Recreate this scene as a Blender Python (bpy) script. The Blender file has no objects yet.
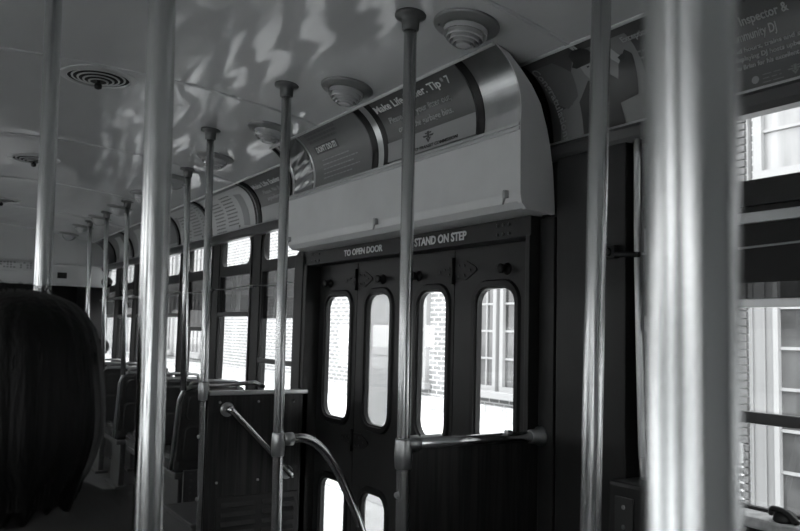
import bpy, bmesh, math, random
from mathutils import Vector, Matrix
random.seed(7)
C = bpy.context.scene.collection
S = bpy.context.scene
R = math.radians
# ------------------------------------------------------------------ camera, sky, exposure
UP = 1.2                                   # the car floor is z = 0; build coordinates have the eye at z = 0
yaw, pitch, roll = R(32.2), R(4.9), R(1.485)
fw = Vector((math.sin(yaw)*math.cos(pitch), math.cos(yaw)*math.cos(pitch), math.sin(pitch)))
r0 = Vector((math.cos(yaw), -math.sin(yaw), 0)); u0 = r0.cross(fw)
rr = math.cos(roll)*r0 + math.sin(roll)*u0; uu = -math.sin(roll)*r0 + math.cos(roll)*u0
cd = bpy.data.cameras.new('camera'); cam = bpy.data.objects.new('camera', cd); C.objects.link(cam)
m = Matrix((rr, uu, -fw)).transposed().to_4x4(); m.translation = Vector((0, 0, UP)); cam.matrix_world = m
cd.sensor_width = 36; cd.lens = 778/800*36; cd.clip_start = .02; cd.clip_end = 300
cd.dof.use_dof = True; cd.dof.focus_distance = 2.6; cd.dof.aperture_fstop = 7.0
S.camera = cam
w = bpy.data.worlds.new('overcast_sky'); S.world = w; w.use_nodes = True
bgn = w.node_tree.nodes['Background']; bgn.inputs[0].default_value = (.985, 1, 1.01, 1); bgn.inputs[1].default_value = 3.4
sd = bpy.data.lights.new('sun', 'SUN'); so = bpy.data.objects.new('sun', sd); C.objects.link(so)
sd.energy = .9; sd.angle = R(8); sd.color = (1, 1, 1)
so.rotation_euler = Vector((.62, .55, -1.05)).to_track_quat('-Z', 'Y').to_euler(); so.location = (-6, -5, 12)
S.view_settings.view_transform = 'Standard'; S.view_settings.look = 'None'; S.view_settings.gamma = 1
S.view_settings.exposure = 1.16; S.view_settings.use_curve_mapping = False

# ------------------------------------------------------------------ materials
def g(v): return (v*.985, v*1.003, v*1.005, 1)
def mat(name, v, rough=.5, metal=0, bump=0, bscale=20, coat=0, stretch=(1, 1, 1), var=0, vscale=8, spec=.5, alpha=None, rvar=0):
    m = bpy.data.materials.new(name); m.use_nodes = True; nt = m.node_tree; p = nt.nodes['Principled BSDF']
    p.inputs['Base Color'].default_value = g(v); p.inputs['Roughness'].default_value = rough
    p.inputs['Metallic'].default_value = metal; p.inputs['Coat Weight'].default_value = coat
    p.inputs['Coat Roughness'].default_value = .08; p.inputs['Specular IOR Level'].default_value = spec
    if bump or var or rvar:
        tc = nt.nodes.new('ShaderNodeTexCoord'); mp = nt.nodes.new('ShaderNodeMapping')
        mp.inputs['Scale'].default_value = stretch; nt.links.new(tc.outputs['Object'], mp.inputs[0])
    if bump:
        n = nt.nodes.new('ShaderNodeTexNoise'); n.inputs['Scale'].default_value = bscale; n.inputs['Detail'].default_value = 3
        b = nt.nodes.new('ShaderNodeBump'); b.inputs['Strength'].default_value = bump; b.inputs['Distance'].default_value = .01
        nt.links.new(mp.outputs[0], n.inputs[0]); nt.links.new(n.outputs[0], b.inputs['Height'])
        nt.links.new(b.outputs[0], p.inputs['Normal'])
        if coat: nt.links.new(b.outputs[0], p.inputs['Coat Normal'])
    if var or rvar:
        n = nt.nodes.new('ShaderNodeTexNoise'); n.inputs['Scale'].default_value = vscale; n.inputs['Detail'].default_value = 5
        nt.links.new(mp.outputs[0], n.inputs[0])
        if var:
            r = nt.nodes.new('ShaderNodeValToRGB'); r.color_ramp.elements[0].position = .3; r.color_ramp.elements[1].position = .7
            r.color_ramp.elements[0].color = g(v*(1-var)); r.color_ramp.elements[1].color = g(v*(1+var))
            nt.links.new(n.outputs[0], r.inputs[0]); nt.links.new(r.outputs[0], p.inputs['Base Color'])
        if rvar:
            q = nt.nodes.new('ShaderNodeMapRange'); q.inputs['To Min'].default_value = rough-rvar; q.inputs['To Max'].default_value = rough+rvar
            nt.links.new(n.outputs[0], q.inputs[0]); nt.links.new(q.outputs[0], p.inputs['Roughness'])
    return m
def glass(name, tint, refl=.08, rough=0.0, dirt=0):
    m = bpy.data.materials.new(name); m.use_nodes = True; nt = m.node_tree; nt.nodes.clear()
    o = nt.nodes.new('ShaderNodeOutputMaterial'); t = nt.nodes.new('ShaderNodeBsdfTransparent'); gl = nt.nodes.new('ShaderNodeBsdfGlossy')
    t.inputs[0].default_value = (tint, tint, tint, 1); gl.inputs['Roughness'].default_value = rough
    lw = nt.nodes.new('ShaderNodeLayerWeight'); lw.inputs[0].default_value = .5
    pw = nt.nodes.new('ShaderNodeMath'); pw.operation = 'POWER'; pw.inputs[1].default_value = 4; nt.links.new(lw.outputs['Facing'], pw.inputs[0])
    fr = nt.nodes.new('ShaderNodeMapRange'); fr.inputs['To Min'].default_value = .03; fr.inputs['To Max'].default_value = .9; nt.links.new(pw.outputs[0], fr.inputs[0])
    mx = nt.nodes.new('ShaderNodeMixShader'); nt.links.new(fr.outputs[0], mx.inputs[0])
    nt.links.new(t.outputs[0], mx.inputs[1]); nt.links.new(gl.outputs[0], mx.inputs[2]); last = mx
    if dirt:
        d = nt.nodes.new('ShaderNodeBsdfDiffuse'); d.inputs[0].default_value = (.8, .8, .8, 1)
        m2 = nt.nodes.new('ShaderNodeMixShader'); m2.inputs[0].default_value = dirt
        nt.links.new(mx.outputs[0], m2.inputs[1]); nt.links.new(d.outputs[0], m2.inputs[2]); last = m2
    nt.links.new(last.outputs[0], o.inputs[0]); return m
STEEL = mat('polished_steel', .68, .25, 1, bump=.2, bscale=60, stretch=(1, 1, .01), rvar=.08, vscale=40)
def brushed(m_, an, rot):
    nt = m_.node_tree; p = nt.nodes['Principled BSDF']; t = nt.nodes.new('ShaderNodeTangent'); t.direction_type = 'RADIAL'; t.axis = 'Z'
    nt.links.new(t.outputs[0], p.inputs['Tangent']); p.inputs['Anisotropic'].default_value = an; p.inputs['Anisotropic Rotation'].default_value = rot
brushed(STEEL, .92, .25)
STEELH = mat('polished_handrail_steel', .55, .22, 1)
STEELD = mat('worn_steel', .42, .32, 1, bump=.1, bscale=60, stretch=(1, 1, .05))
CAST = mat('satin_cast_metal', .36, .34, .9, bump=.1, bscale=60)
FLANGE = mat('dark_flange_metal', .10, .4, .6)
ALU = mat('brushed_aluminium', .5, .33, .9, var=.15, vscale=4, bump=.15, bscale=5)
CEIL = mat('glossy_cream_ceiling_paint', .44, .28, coat=.9, bump=.75, bscale=3.6, stretch=(1.9, .55, 1), var=.03, vscale=3)
CEIL.node_tree.nodes['Principled BSDF'].inputs['Coat IOR'].default_value = 1.9
for n_ in CEIL.node_tree.nodes:
    if n_.type == 'TEX_NOISE' and abs(n_.inputs['Scale'].default_value-3.6) < .01: n_.inputs['Detail'].default_value = .8
PANEL = mat('pale_enamel', .50, .35, var=.06, vscale=5, bump=.05, bscale=6)
CREAM = mat('pale_bulkhead_paint', .42, .4)
DARK = mat('dark_painted_metal', .018, .42, bump=.05, bscale=30, var=.2, spec=.25)
DOORM = mat('dark_door_enamel', .015, .42, bump=.06, bscale=14, var=.25, vscale=5, spec=.28)
BLACK = mat('black_rubber', .004, .45, spec=.3)
GAP = mat('recess_shade_black', .004, .9)  # black colour standing in for the shade inside the vents
RAILM = mat('dark_anodised_rail', .055, .35, .5)
FLOORM = mat('grey_rubber_floor', .075, .45, bump=.2, bscale=90, var=.2)
SEATM = mat('dark_vinyl', .035, .24, bump=.12, bscale=50)
SEATF = mat('seat_shell_metal', .11, .38, .7)
HAIRM = mat('black_hair', .002, .5, bump=.3, bscale=110, stretch=(1, 1, .05), spec=.16)
SHIRT = mat('dark_cloth', .016, .9, bump=.2, bscale=60); PALE = mat('pale_cloth', .5, .9); SKIN = mat('skin', .3, .55)
TROUSER = mat('charcoal_trouser_cloth', .03, .9)
GLASS = glass('window_glass', .96); GLASSD = glass('tinted_window_glass', .30); GLASSF = glass('frosted_door_glass', .88, dirt=.25)
WHITEP = mat('white_timber_paint', .21, .6); WHITEB = mat('bright_white_paint', .30, .5)
PANEG = mat('house_window_glass', .05, .08, spec=.4, var=.7, vscale=1.2)
CURT = mat('grey_board', .20, .6, var=.1)
INK = mat('white_lettering', .62, .6); INKG = mat('grey_lettering', .30, .6); INKD = mat('dark_lettering', .03, .6)
PC = {k: mat('poster_tone_%s' % n, k, .45) for k, n in ((.03, 'black'), (.065, 'charcoal'), (.11, 'slate'), (.17, 'grey'), (.26, 'mid'), (.45, 'pale'), (.33, 'silver'))}
# wood with vertical grain
def wood():
    m = mat('dark_wood_laminate', .02, .4, bump=.05, bscale=40, stretch=(1, 1, .08), spec=.25); nt = m.node_tree; p = nt.nodes['Principled BSDF']
    tc = nt.nodes.new('ShaderNodeTexCoord'); mp = nt.nodes.new('ShaderNodeMapping'); mp.inputs['Scale'].default_value = (60, 60, 2.2)
    n = nt.nodes.new('ShaderNodeTexNoise'); n.inputs['Scale'].default_value = 1; n.inputs['Detail'].default_value = 6; n.inputs['Distortion'].default_value = .8
    r = nt.nodes.new('ShaderNodeValToRGB'); r.color_ramp.elements[0].position = .35; r.color_ramp.elements[1].position = .72
    r.color_ramp.elements[0].color = g(.006); r.color_ramp.elements[1].color = g(.028)
    nt.links.new(tc.outputs['Object'], mp.inputs[0]); nt.links.new(mp.outputs[0], n.inputs[0]); nt.links.new(n.outputs[0], r.inputs[0]); nt.links.new(r.outputs[0], p.inputs['Base Color'])
    return m
WOOD = wood()
def brick(name, c1, c2, mo, su='Y', bump=.4):
    m = bpy.data.materials.new(name); m.use_nodes = True; nt = m.node_tree; p = nt.nodes['Principled BSDF']
    tc = nt.nodes.new('ShaderNodeTexCoord'); sx = nt.nodes.new('ShaderNodeSeparateXYZ'); cx = nt.nodes.new('ShaderNodeCombineXYZ')
    nt.links.new(tc.outputs['Object'], sx.inputs[0]); nt.links.new(sx.outputs[su], cx.inputs[0]); nt.links.new(sx.outputs['Z'], cx.inputs[1])
    b = nt.nodes.new('ShaderNodeTexBrick'); b.inputs['Color1'].default_value = g(c1); b.inputs['Color2'].default_value = g(c2); b.inputs['Mortar'].default_value = g(mo)
    b.inputs['Scale'].default_value = 1; b.inputs['Brick Width'].default_value = .215; b.inputs['Row Height'].default_value = .075; b.inputs['Mortar Size'].default_value = .009
    b.inputs['Mortar Smooth'].default_value = .1
    nt.links.new(cx.outputs[0], b.inputs[0]); nt.links.new(b.outputs[0], p.inputs['Base Color']); p.inputs['Roughness'].default_value = .85
    return m
BRICK = brick('pale_brick', .14, .20, .52); 
SOLD = mat('brick_ledge', .36, .85, var=.3, vscale=14)
PAVE = mat('pale_concrete', .62, .85, var=.12, vscale=2); ROADM = mat('road_asphalt', .36, .8, var=.15, vscale=6)

# ------------------------------------------------------------------ mesh helpers
def box(bm, x0, x1, y0, y1, z0, z1, bev=0):
    x0, x1 = min(x0, x1), max(x0, x1)
    r = bmesh.ops.create_cube(bm, size=1); vs = r['verts']
    for v in vs: v.co = Vector(((x0+x1)/2+v.co.x*(x1-x0), (y0+y1)/2+v.co.y*(y1-y0), (z0+z1)/2+v.co.z*(z1-z0)))
    if bev:
        es = list({e for v in vs for e in v.link_edges})
        bmesh.ops.bevel(bm, geom=es, offset=bev, segments=2, profile=.6, affect='EDGES')
def tube(bm, pts, rad, seg=20, caps=True):
    pts = [Vector(p) for p in pts]; rads = rad if isinstance(rad, (list, tuple)) else [rad]*len(pts); rings = []; up = None
    for i, p in enumerate(pts):
        a = pts[max(i-1, 0)]; b = pts[min(i+1, len(pts)-1)]; t = (b-a)
        t = t.normalized() if t.length > 1e-9 else Vector((0, 0, 1))
        if up is None:
            up = t.orthogonal().normalized()
        up = (up - t*up.dot(t)).normalized(); s = t.cross(up)
        rings.append([bm.verts.new(p + rads[i]*(math.cos(2*math.pi*k/seg)*up + math.sin(2*math.pi*k/seg)*s)) for k in range(seg)])
    for a, b in zip(rings, rings[1:]):
        for k in range(seg):
            f = bm.faces.new((a[k], a[(k+1) % seg], b[(k+1) % seg], b[k])); f.smooth = True
    if caps: bm.faces.new(rings[0][::-1]); bm.faces.new(rings[-1])
def smooth_path(pts, n=8):
    P = [Vector(p) for p in pts]; P = [P[0]*2-P[1]] + P + [P[-1]*2-P[-2]]; out = []
    for i in range(1, len(P)-2):
        for k in range(n):
            t = k/n; a, b, c, d = P[i-1], P[i], P[i+1], P[i+2]
            out.append(.5*((2*b)+(c-a)*t+(2*a-5*b+4*c-d)*t*t+(3*b-a-3*c+d)*t**3))
    out.append(P[-2]); return out
def lathe(bm, base, prof, axis=(0, 0, 1), seg=40, cap=True):
    ax = Vector(axis).normalized(); u = ax.orthogonal().normalized(); v = ax.cross(u); base = Vector(base); rings = []
    for r, h in prof:
        rings.append([bm.verts.new(base+ax*h+max(r, 1e-4)*(math.cos(2*math.pi*k/seg)*u+math.sin(2*math.pi*k/seg)*v)) for k in range(seg)])
    for a, b in zip(rings, rings[1:]):
        for k in range(seg):
            f = bm.faces.new((a[k], a[(k+1) % seg], b[(k+1) % seg], b[k])); f.smooth = True
    if cap: bm.faces.new(rings[0][::-1]); bm.faces.new(rings[-1])
def prism(bm, prof, y0, y1, smooth=False):
    a = [bm.verts.new((x, y0, z)) for x, z in prof]; b = [bm.verts.new((x, y1, z)) for x, z in prof]; n = len(prof)
    for k in range(n):
        f = bm.faces.new((a[k], a[(k+1) % n], b[(k+1) % n], b[k])); f.smooth = smooth
    bm.faces.new(a[::-1]); bm.faces.new(b)
def rrect(y0, y1, z0, z1, r, n=5):
    out = []
    for cy, cz, a0 in ((y1-r, z1-r, 0), (y0+r, z1-r, 90), (y0+r, z0+r, 180), (y1-r, z0+r, 270)):
        for k in range(n+1):
            a = R(a0+90*k/n); out.append((cy+r*math.cos(a), cz+r*math.sin(a)))
    return out
def plate(bm, outer, holes, x0, x1):
    """a slab in the y-z plane with openings"""
    t = bmesh.new(); es = []
    for lp in [outer]+holes:
        vs = [t.verts.new((0, y, z)) for y, z in lp]
        for k in range(len(vs)): es.append(t.edges.new((vs[k], vs[(k+1) % len(vs)])))
    bmesh.ops.triangle_fill(t, use_beauty=True, use_dissolve=False, edges=es)
    bmesh.ops.translate(t, vec=(x0, 0, 0), verts=t.verts[:])
    r = bmesh.ops.extrude_face_region(t, geom=t.faces[:])
    bmesh.ops.translate(t, vec=(x1-x0, 0, 0), verts=[v for v in r['geom'] if isinstance(v, bmesh.types.BMVert)])
    me = bpy.data.meshes.new('tmp'); t.to_mesh(me); bm.from_mesh(me); bpy.data.meshes.remove(me); t.free()
def B(): return bmesh.new()
def obj(name, bm, material, parent=None, label=None, cat=None, group=None, kind=None, smooth=False, flip=True, bev=0):
    if flip: bmesh.ops.recalc_face_normals(bm, faces=bm.faces[:])
    if smooth:
        for f in bm.faces: f.smooth = True
    if parent is not None:
        off = Vector(parent.get('_w', (0, 0, 0)))
    else:
        xs = [v.co for v in bm.verts]
        off = Vector(((min(v.x for v in xs)+max(v.x for v in xs))/2, (min(v.y for v in xs)+max(v.y for v in xs))/2, min(v.z for v in xs)))
    bmesh.ops.translate(bm, vec=-off, verts=bm.verts[:])
    me = bpy.data.meshes.new(name); bm.to_mesh(me); bm.free(); me.materials.append(material)
    o = bpy.data.objects.new(name, me); C.objects.link(o); o['_w'] = tuple(off)
    if parent is not None: o.parent = parent
    else: o.location = off
    if label: o['label'] = label
    if cat: o['category'] = cat
    if group: o['group'] = group
    if kind: o['kind'] = kind
    return o
def each(name, bm, material, parent, **k):
    """every loose piece of the bmesh becomes an object of its own"""
    left = set(bm.verts); out = []
    while left:
        st = [left.pop()]; isl = set(st)
        while st:
            v = st.pop()
            for e_ in v.link_edges:
                o_ = e_.other_vert(v)
                if o_ in left: left.discard(o_); isl.add(o_); st.append(o_)
        t = bmesh.new(); mp = {v: t.verts.new(v.co) for v in isl}
        for f in {f for v in isl for f in v.link_faces}:
            nf = t.faces.new([mp[v] for v in f.verts]); nf.smooth = f.smooth
        out.append(obj(name, t, material, parent, **k))
    bm.free(); return out
def thing(name, loc, label, cat, group=None, kind=None):
    o = bpy.data.objects.new(name, None); C.objects.link(o); o.location = loc; o['_w'] = tuple(loc); o.empty_display_size = .05
    if label: o['label'] = label
    if cat: o['category'] = cat
    if group: o['group'] = group
    if kind: o['kind'] = kind
    return o
def relocate(o, loc, label, group=None):
    """copy a thing and its parts to another place"""
    c = o.copy(); C.objects.link(c); c.location = loc; c['_w'] = tuple(loc)
    if label: c['label'] = label
    for ch in list(o.children):
        d = ch.copy(); C.objects.link(d); d.parent = c
        for gch in list(ch.children):
            e = gch.copy(); C.objects.link(e); e.parent = d
    return c
def struct(name, bm, material, **k): return obj(name, bm, material, kind='structure', **k)
def ceil_z(x): return .965-.10*(x-.55)**2
MX = lambda x: 1.1-x

# ------------------------------------------------------------------ the street outside (large structure)
bm = B(); box(bm, -60, 80, -60, 90, -2.1, -2.0); struct('ground', bm, ROADM)
bm = B(); box(bm, 4.9, 6.93, -30, 60, -2.0, -1.72, .02); box(bm, 4.75, 4.9, -30, 60, -2.0, -1.74, .02); box(bm, -9, -3.2, -30, 60, -2.0, -1.86, .02); struct('sidewalk', bm, PAVE)  # left strip is unseen, added pale to bounce light into the car
# ------------------------------------------------------------------ car shell
YB, YF = -1.6, 10.2
FLR = -1.2
bm = B(); box(bm, MX(1.80), 1.20, YB, YF, FLR-.05, FLR); box(bm, 1.20, 1.80, YB, 1.82, FLR-.05, FLR); box(bm, 1.20, 1.80, 3.54, YF, FLR-.05, FLR)
struct('floor', bm, FLOORM)
bm = B(); box(bm, 1.20, 1.80, 1.82, 3.54, -1.60, -1.55); box(bm, 1.185, 1.2, 1.82, 3.54, -1.60, -1.25); box(bm, 1.2, 1.8, 1.80, 1.82, -1.6, -1.25); box(bm, 1.2, 1.8, 3.54, 3.56, -1.6, -1.25)
box(bm, 1.2, 1.5, 1.82, 3.54, -1.55, -1.38); struct('floor_step_well', bm, FLOORM)
# ceiling: arched panels, each slightly dished
bm = B(); xs = [-.56+.037*i for i in range(61)]; ys = [YB+i*.0575 for i in range(int((YF-YB)/.0575)+1)]; SE = [-1.12, .255, 1.63, 3.005, 4.38, 5.755, 7.13, 8.505, 9.9]
def dish(x, y):
    d = min(abs(y-s) for s in SE)
    return .003*math.exp(-(d/.03)**2) + max(0, min(1, (1.42-x)/.15))*(.0016*math.sin(y*6.1+x*3)*math.sin(x*6.3+1) + .0006*math.sin(y*11+x*5) + .0012*math.sin(x*19+y*3))
grid = [[bm.verts.new((x, y, ceil_z(x)+dish(x, y))) for x in xs] for y in ys]
for a, b in zip(grid, grid[1:]):
    for k in range(len(xs)-1): bm.faces.new((a[k], a[k+1], b[k+1], b[k])).smooth = True
ret = bmesh.ops.extrude_face_region(bm, geom=bm.faces[:]); bmesh.ops.translate(bm, vec=(0, 0, .05), verts=[v for v in ret['geom'] if isinstance(v, bmesh.types.BMVert)])
struct('ceiling', bm, CEIL)
for i, s in enumerate(SE[:-1]):
    bm = B(); pr = []
    for x in [-.55+.1*k for k in range(23)]: pr.append((x, ceil_z(x)))
    vs = []
    for dy, dz in ((-.011, .004), (-.009, -.0028), (-.002, -.0028), (0, .001), (.002, -.0028), (.009, -.0028), (.011, .004)):
        vs.append([bm.verts.new((x, s+dy, z+dz)) for x, z in pr])
    for a, b in zip(vs, vs[1:]):
        for k in range(len(pr)-1): bm.faces.new((a[k], a[k+1], b[k+1], b[k]))
    struct('trim_%d' % (i+1), bm, CEIL)
# coves
class Prof:
    def __init__(s, P, n=40):
        b = lambda t: tuple(sum(c*p[i] for c, p in zip(((1-t)**3, 3*t*(1-t)**2, 3*t*t*(1-t), t**3), P)) for i in (0, 1))
        s.p = [b(i/n) for i in range(n+1)]; s.d = [0]
        for a, c in zip(s.p, s.p[1:]): s.d.append(s.d[-1]+math.hypot(c[0]-a[0], c[1]-a[1]))
        s.L = s.d[-1]
    def at(s, v, off=0):
        v = min(max(v, 0), s.L); i = 0
        while i < len(s.d)-2 and s.d[i+1] < v: i += 1
        t = (v-s.d[i])/(s.d[i+1]-s.d[i]); a, b = s.p[i], s.p[i+1]; dx, dz = b[0]-a[0], b[1]-a[1]; l = math.hypot(dx, dz)
        return a[0]+dx*t - dz/l*off, a[1]+dz*t + dx/l*off
# from bottom to top, the inward side is to the left of the direction of travel
COVE = Prof([(1.745, .60), (1.745, .72), (1.71, .835), (1.595, .860)])
HOUS = Prof([(1.56, .655), (1.572, .745), (1.545, .835), (1.452, .886)])
def flat_to_surf(t, prof, ytop, name, material, parent, off0=.002, th=.001, mirror=False, **k):
    """t: flat bmesh, x = reading direction (towards the rear), y = height along the curve"""
    y0 = min(v.co.y for v in t.verts); y1 = max(v.co.y for v in t.verts); s = math.ceil(y0/.01)*.01
    while s < y1:
        bmesh.ops.bisect_plane(t, geom=t.verts[:]+t.edges[:]+t.faces[:], plane_co=(0, s, 0), plane_no=(0, 1, 0)); s += .01
    if th:
        r = bmesh.ops.extrude_face_region(t, geom=t.faces[:])
        top = {v for v in r['geom'] if isinstance(v, bmesh.types.BMVert)}
    else: top = set()
    for v in t.verts:
        x, z = prof.at(v.co.y, off0+(th if v in top else 0)); v.co = Vector((x, ytop-v.co.x, z))
    return obj(name, t, material, parent, **k)
def frect(x0, x1, y0, y1): return fpoly([(x0, y0), (x1, y0), (x1, y1), (x0, y1)])
def fpoly(*loops):
    t = B()
    for lp in loops: t.faces.new([t.verts.new((x, y, 0)) for x, y in lp])
    return t
def ftext(s, h, x, y, ang=0, sx=.8, align='LEFT', extra=0, width=None):
    cu = bpy.data.curves.new('t', 'FONT'); cu.body = s; cu.size = h/.7; cu.align_x = align; cu.resolution_u = 3; cu.offset = extra
    o = bpy.data.objects.new('t', cu); C.objects.link(o); dg = bpy.context.evaluated_depsgraph_get(); me = o.evaluated_get(dg).to_mesh()
    t = B(); t.from_mesh(me); o.evaluated_get(dg).to_mesh_clear(); bpy.data.objects.remove(o)
    if width: sx = width/(max(v.co.x for v in t.verts)-min(v.co.x for v in t.verts))
    M = Matrix.Translation((x, y, 0)) @ Matrix.Rotation(R(ang), 4, 'Z') @ Matrix.Diagonal((sx, 1, 1, 1))
    bmesh.ops.transform(t, matrix=M, verts=t.verts[:]); return t
def cove_shell(name, y0, y1, mir=False, mt=None):
    pr = [COVE.at(COVE.L*i/12) for i in range(13)] + [(1.62, .93), (1.80, .93), (1.80, .60)]
    if mir: pr = [(MX(x), z) for x, z in pr]
    bm = B(); prism(bm, pr, y0, y1); struct(name, bm, mt or DARK)
cove_shell('trim_9', YB, 8.6); cove_shell('trim_10', YB, 8.6, True, PANEL)
# bay layout
RB = [(3.75+.725*k, 4.32+.725*k) for k in range(7)] + [(.90, 1.42), (.17, .76), (-.56, .03), (-1.29, -.70)]
LB = [(-1.29+.725*k, -.72+.725*k) for k in range(14)]
def side_wall(name, bays, mir, gaps):
    bm = B(); X = (lambda x: MX(x)) if mir else (lambda x: x)
    def bx(x0, x1, *a, bev=0): box(bm, X(x0), X(x1), *a, bev)
    segs = [(YB, YF)] if not gaps else [(YB, gaps[0][0]), (gaps[0][1], YF)]
    for a, b in segs: bx(1.745, 1.80, a, b, FLR-.4, -.42)
    bx(1.745, 1.80, YB, YF, .575, .97)
    ys = sorted(bays); cur = YB
    for a, b in ys+[(YF, YF)]:
        s0, s1 = cur, a
        for ga, gb in gaps or []:
            if s0 < gb and s1 > ga:
                bx(1.745, 1.80, s0, ga, -.42, .575); s0 = gb
        if s1 > s0: bx(1.745, 1.80, s0, s1, -.42, .575)
        cur = b
    if gaps: bx(1.745, 1.80, gaps[0][0], gaps[0][1], .31, .575)
    struct(name, bm, DARK)
side_wall('wall_right', RB, False, [(1.90, 3.53)]); side_wall('wall_left', LB, True, None)
bm = B(); box(bm, MX(1.80), 1.80, YB-.06, YB, FLR, 1.0); struct('wall_rear', bm, PANEL)
# the car's outer skin below the floor and the roof skin
bm = B(); box(bm, MX(1.80), 1.80, YB, YF, .98, 1.02); struct('trim_11', bm, DARK)
wn = 0
def window(y0, y1, mir, bar, dark=False, lift=.10, seg=5):
    """standee light above, tinted upper sash, clear lower sash"""
    global wn; wn += 1
    X = (lambda x: MX(x)) if mir else (lambda x: x)
    e = thing('window_%d' % wn, (X(1.77), (y0+y1)/2, -.42), None, None, kind='structure')
    bm = B(); plate(bm, [(y0, .335), (y1, .335), (y1, .58), (y0, .58)], [rrect(y0+.035, y1-.035, .40, .57, .055, seg)], X(1.752), X(1.772)); obj('standee_panel', bm, DARK, e)
    bm = B(); plate(bm, [(y0+.002, .355), (y1-.002, .355), (y1-.002, .578), (y0+.002, .578)], [], X(1.775), X(1.778)); obj('standee_pane', bm, GLASS, e)
    bm = B(); t = .022
    plate(bm, [(y0, -.42), (y1, -.42), (y1, .345), (y0, .345)], [[(y0+t, -.395), (y1-t, -.395), (y1-t, .335), (y0+t, .335)]], X(1.750), X(1.765)); obj('window_frame', bm, DARK, e)
    bm = B(); box(bm, X(1.742), X(1.760), y0+.012, y1-.012, bar-.028, bar, .003); obj('sash_rail', bm, RAILM, e)
    if dark:
        bm = B(); box(bm, X(1.765), X(1.772), y0, y1, .145, .345); obj('blind', bm, BLACK, e)
        bm = B(); box(bm, X(1.748), X(1.764), y0+.01, y1-.01, .292, .318, .002); box(bm, X(1.748), X(1.764), y0+.01, y1-.01, .083, .104, .002); each('window_bar', bm, ALU, e)
        bm = B(); box(bm, X(1.766), X(1.768), y0+.01, y1-.01, .104, .145); obj('upper_pane', bm, GLASSD, e)
        bm = B(); box(bm, X(1.766), X(1.768), y0+.01, y1-.01, -.41, .09); obj('lower_pane', bm, GLASS, e)
    else:
        bm = B(); box(bm, X(1.766), X(1.768), y0+.005, y1-.005, lift, .34); obj('upper_pane', bm, GLASSD, e)
        bm = B(); box(bm, X(1.770), X(1.772), y0+.005, y1-.005, -.41, lift); obj('lower_pane', bm, GLASS, e)
    bm = B(); box(bm, X(1.738), X(1.750), y0-.025, y0-.010, -.40, .55, .003); obj('sash_guide', bm, RAILM, e)
    return e
for k, (a, b) in enumerate(RB):
    window(a, b, False, -.17 if k in (0, 7, 8, 9) else (.10 if k != 2 else .0), dark=k >= 7, lift=.06 if k == 0 else (.10 if k != 2 else .0))
for k, (a, b) in enumerate(LB): window(a, b, True, .10)
# window sills and shelf rails
for n, (a, b) in ((12, (YB, 1.36)), (13, (3.62, YF))):
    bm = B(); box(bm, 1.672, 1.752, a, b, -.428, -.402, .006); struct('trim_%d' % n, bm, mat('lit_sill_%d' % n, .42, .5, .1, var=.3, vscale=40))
for n, (a, b) in ((14, (YB, 1.862)), (15, (3.52, 8.6))):
    bm = B(); prism(bm, [(1.752, .612), (1.715, .612), (1.706, .600), (1.704, .572), (1.712, .556), (1.752, .556)], a, b, False); struct('trim_%d' % n, bm, mat('dark_shelf_rail_%d' % n, .035, .35))
    bm = B(); prism(bm, [(1.743, .625), (1.716, .618), (1.714, .611), (1.743, .611)], a, b); struct('trim_%d' % (n+2), bm, ALU)
for n, (a, b) in ((18, (YB, 1.49)), (19, (3.75, 8.6))):
    bm = B(); box(bm, 1.742, 1.750, a, b, .578, .592, .002); struct('trim_%d' % n, bm, ALU)
# dark column between the near window and the doors
bm = B(); box(bm, 1.690, 1.748, 1.50, 1.775, FLR, .556, .006); box(bm, 1.70, 1.745, 1.795, 1.862, -1.5, .375, .004); box(bm, 1.725, 1.745, 1.77, 1.87, FLR, .556); struct('trim_20', bm, DARK)
# front bulkhead
bm = B(); box(bm, MX(1.80), 1.80, 8.6, 8.66, .395, .97)
struct('wall_front', bm, CREAM)
bm = B(); box(bm, MX(1.80), 1.80, 8.585, 8.6, .60, .612, .003); box(bm, MX(1.80), 1.80, 8.58, 8.61, .385, .40, .003); struct('trim_21', bm, ALU)
bm = B()
plate(bm, [(-.70, FLR), (1.80, FLR), (1.80, .97), (-.70, .97)], [rrect(.0, .62, -.35, .22, .06), rrect(.72, 1.28, -.35, .22, .06), rrect(1.42, 1.55, -.02, .12, .03)], 0, .05)
for v in bm.verts: v.co = Vector((v.co.y, YF+v.co.x, v.co.z))
struct('wall_windshield', bm, DARK)
bm = B(); box(bm, -.7, 1.8, YF+.02, YF+.025, -.4, .3); struct('window_40', bm, GLASSD)

# ------------------------------------------------------------------ door housing
hs = thing('door_housing', (1.65, 2.66, .375), 'long pale enamelled door engine box overhanging the centre doors', 'housing')
bm = B(); prism(bm, [(1.56, .648), (1.5605, .44), (1.566, .412), (1.585, .392), (1.70, .385), (1.69, .50), (1.67, .648)], 1.815, 3.525); obj('front_panel', bm, PANEL, hs)
def cap(y0, y1, name, material, o0=0, back=.02):
    pr = [HOUS.at(HOUS.L*i/24, o0) for i in range(25)]; bm = B()
    pr2 = [HOUS.at(HOUS.L*i/24, o0-back) for i in range(25)]
    prism(bm, pr+pr2[::-1], y0, y1, False); return obj(name, bm, material, hs)
cap(1.82, 3.52, 'curved_top', mat('housing_top', .12, .5), 0, .01)
cap(1.80, 1.975, 'metal_end_cap', mat('dull_aluminium', .30, .30, .9, var=.25, vscale=5, bump=.25, bscale=5), .004, .014)
bm = B(); pr = [HOUS.at(HOUS.L*i/16, .003) for i in range(17)]
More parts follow.
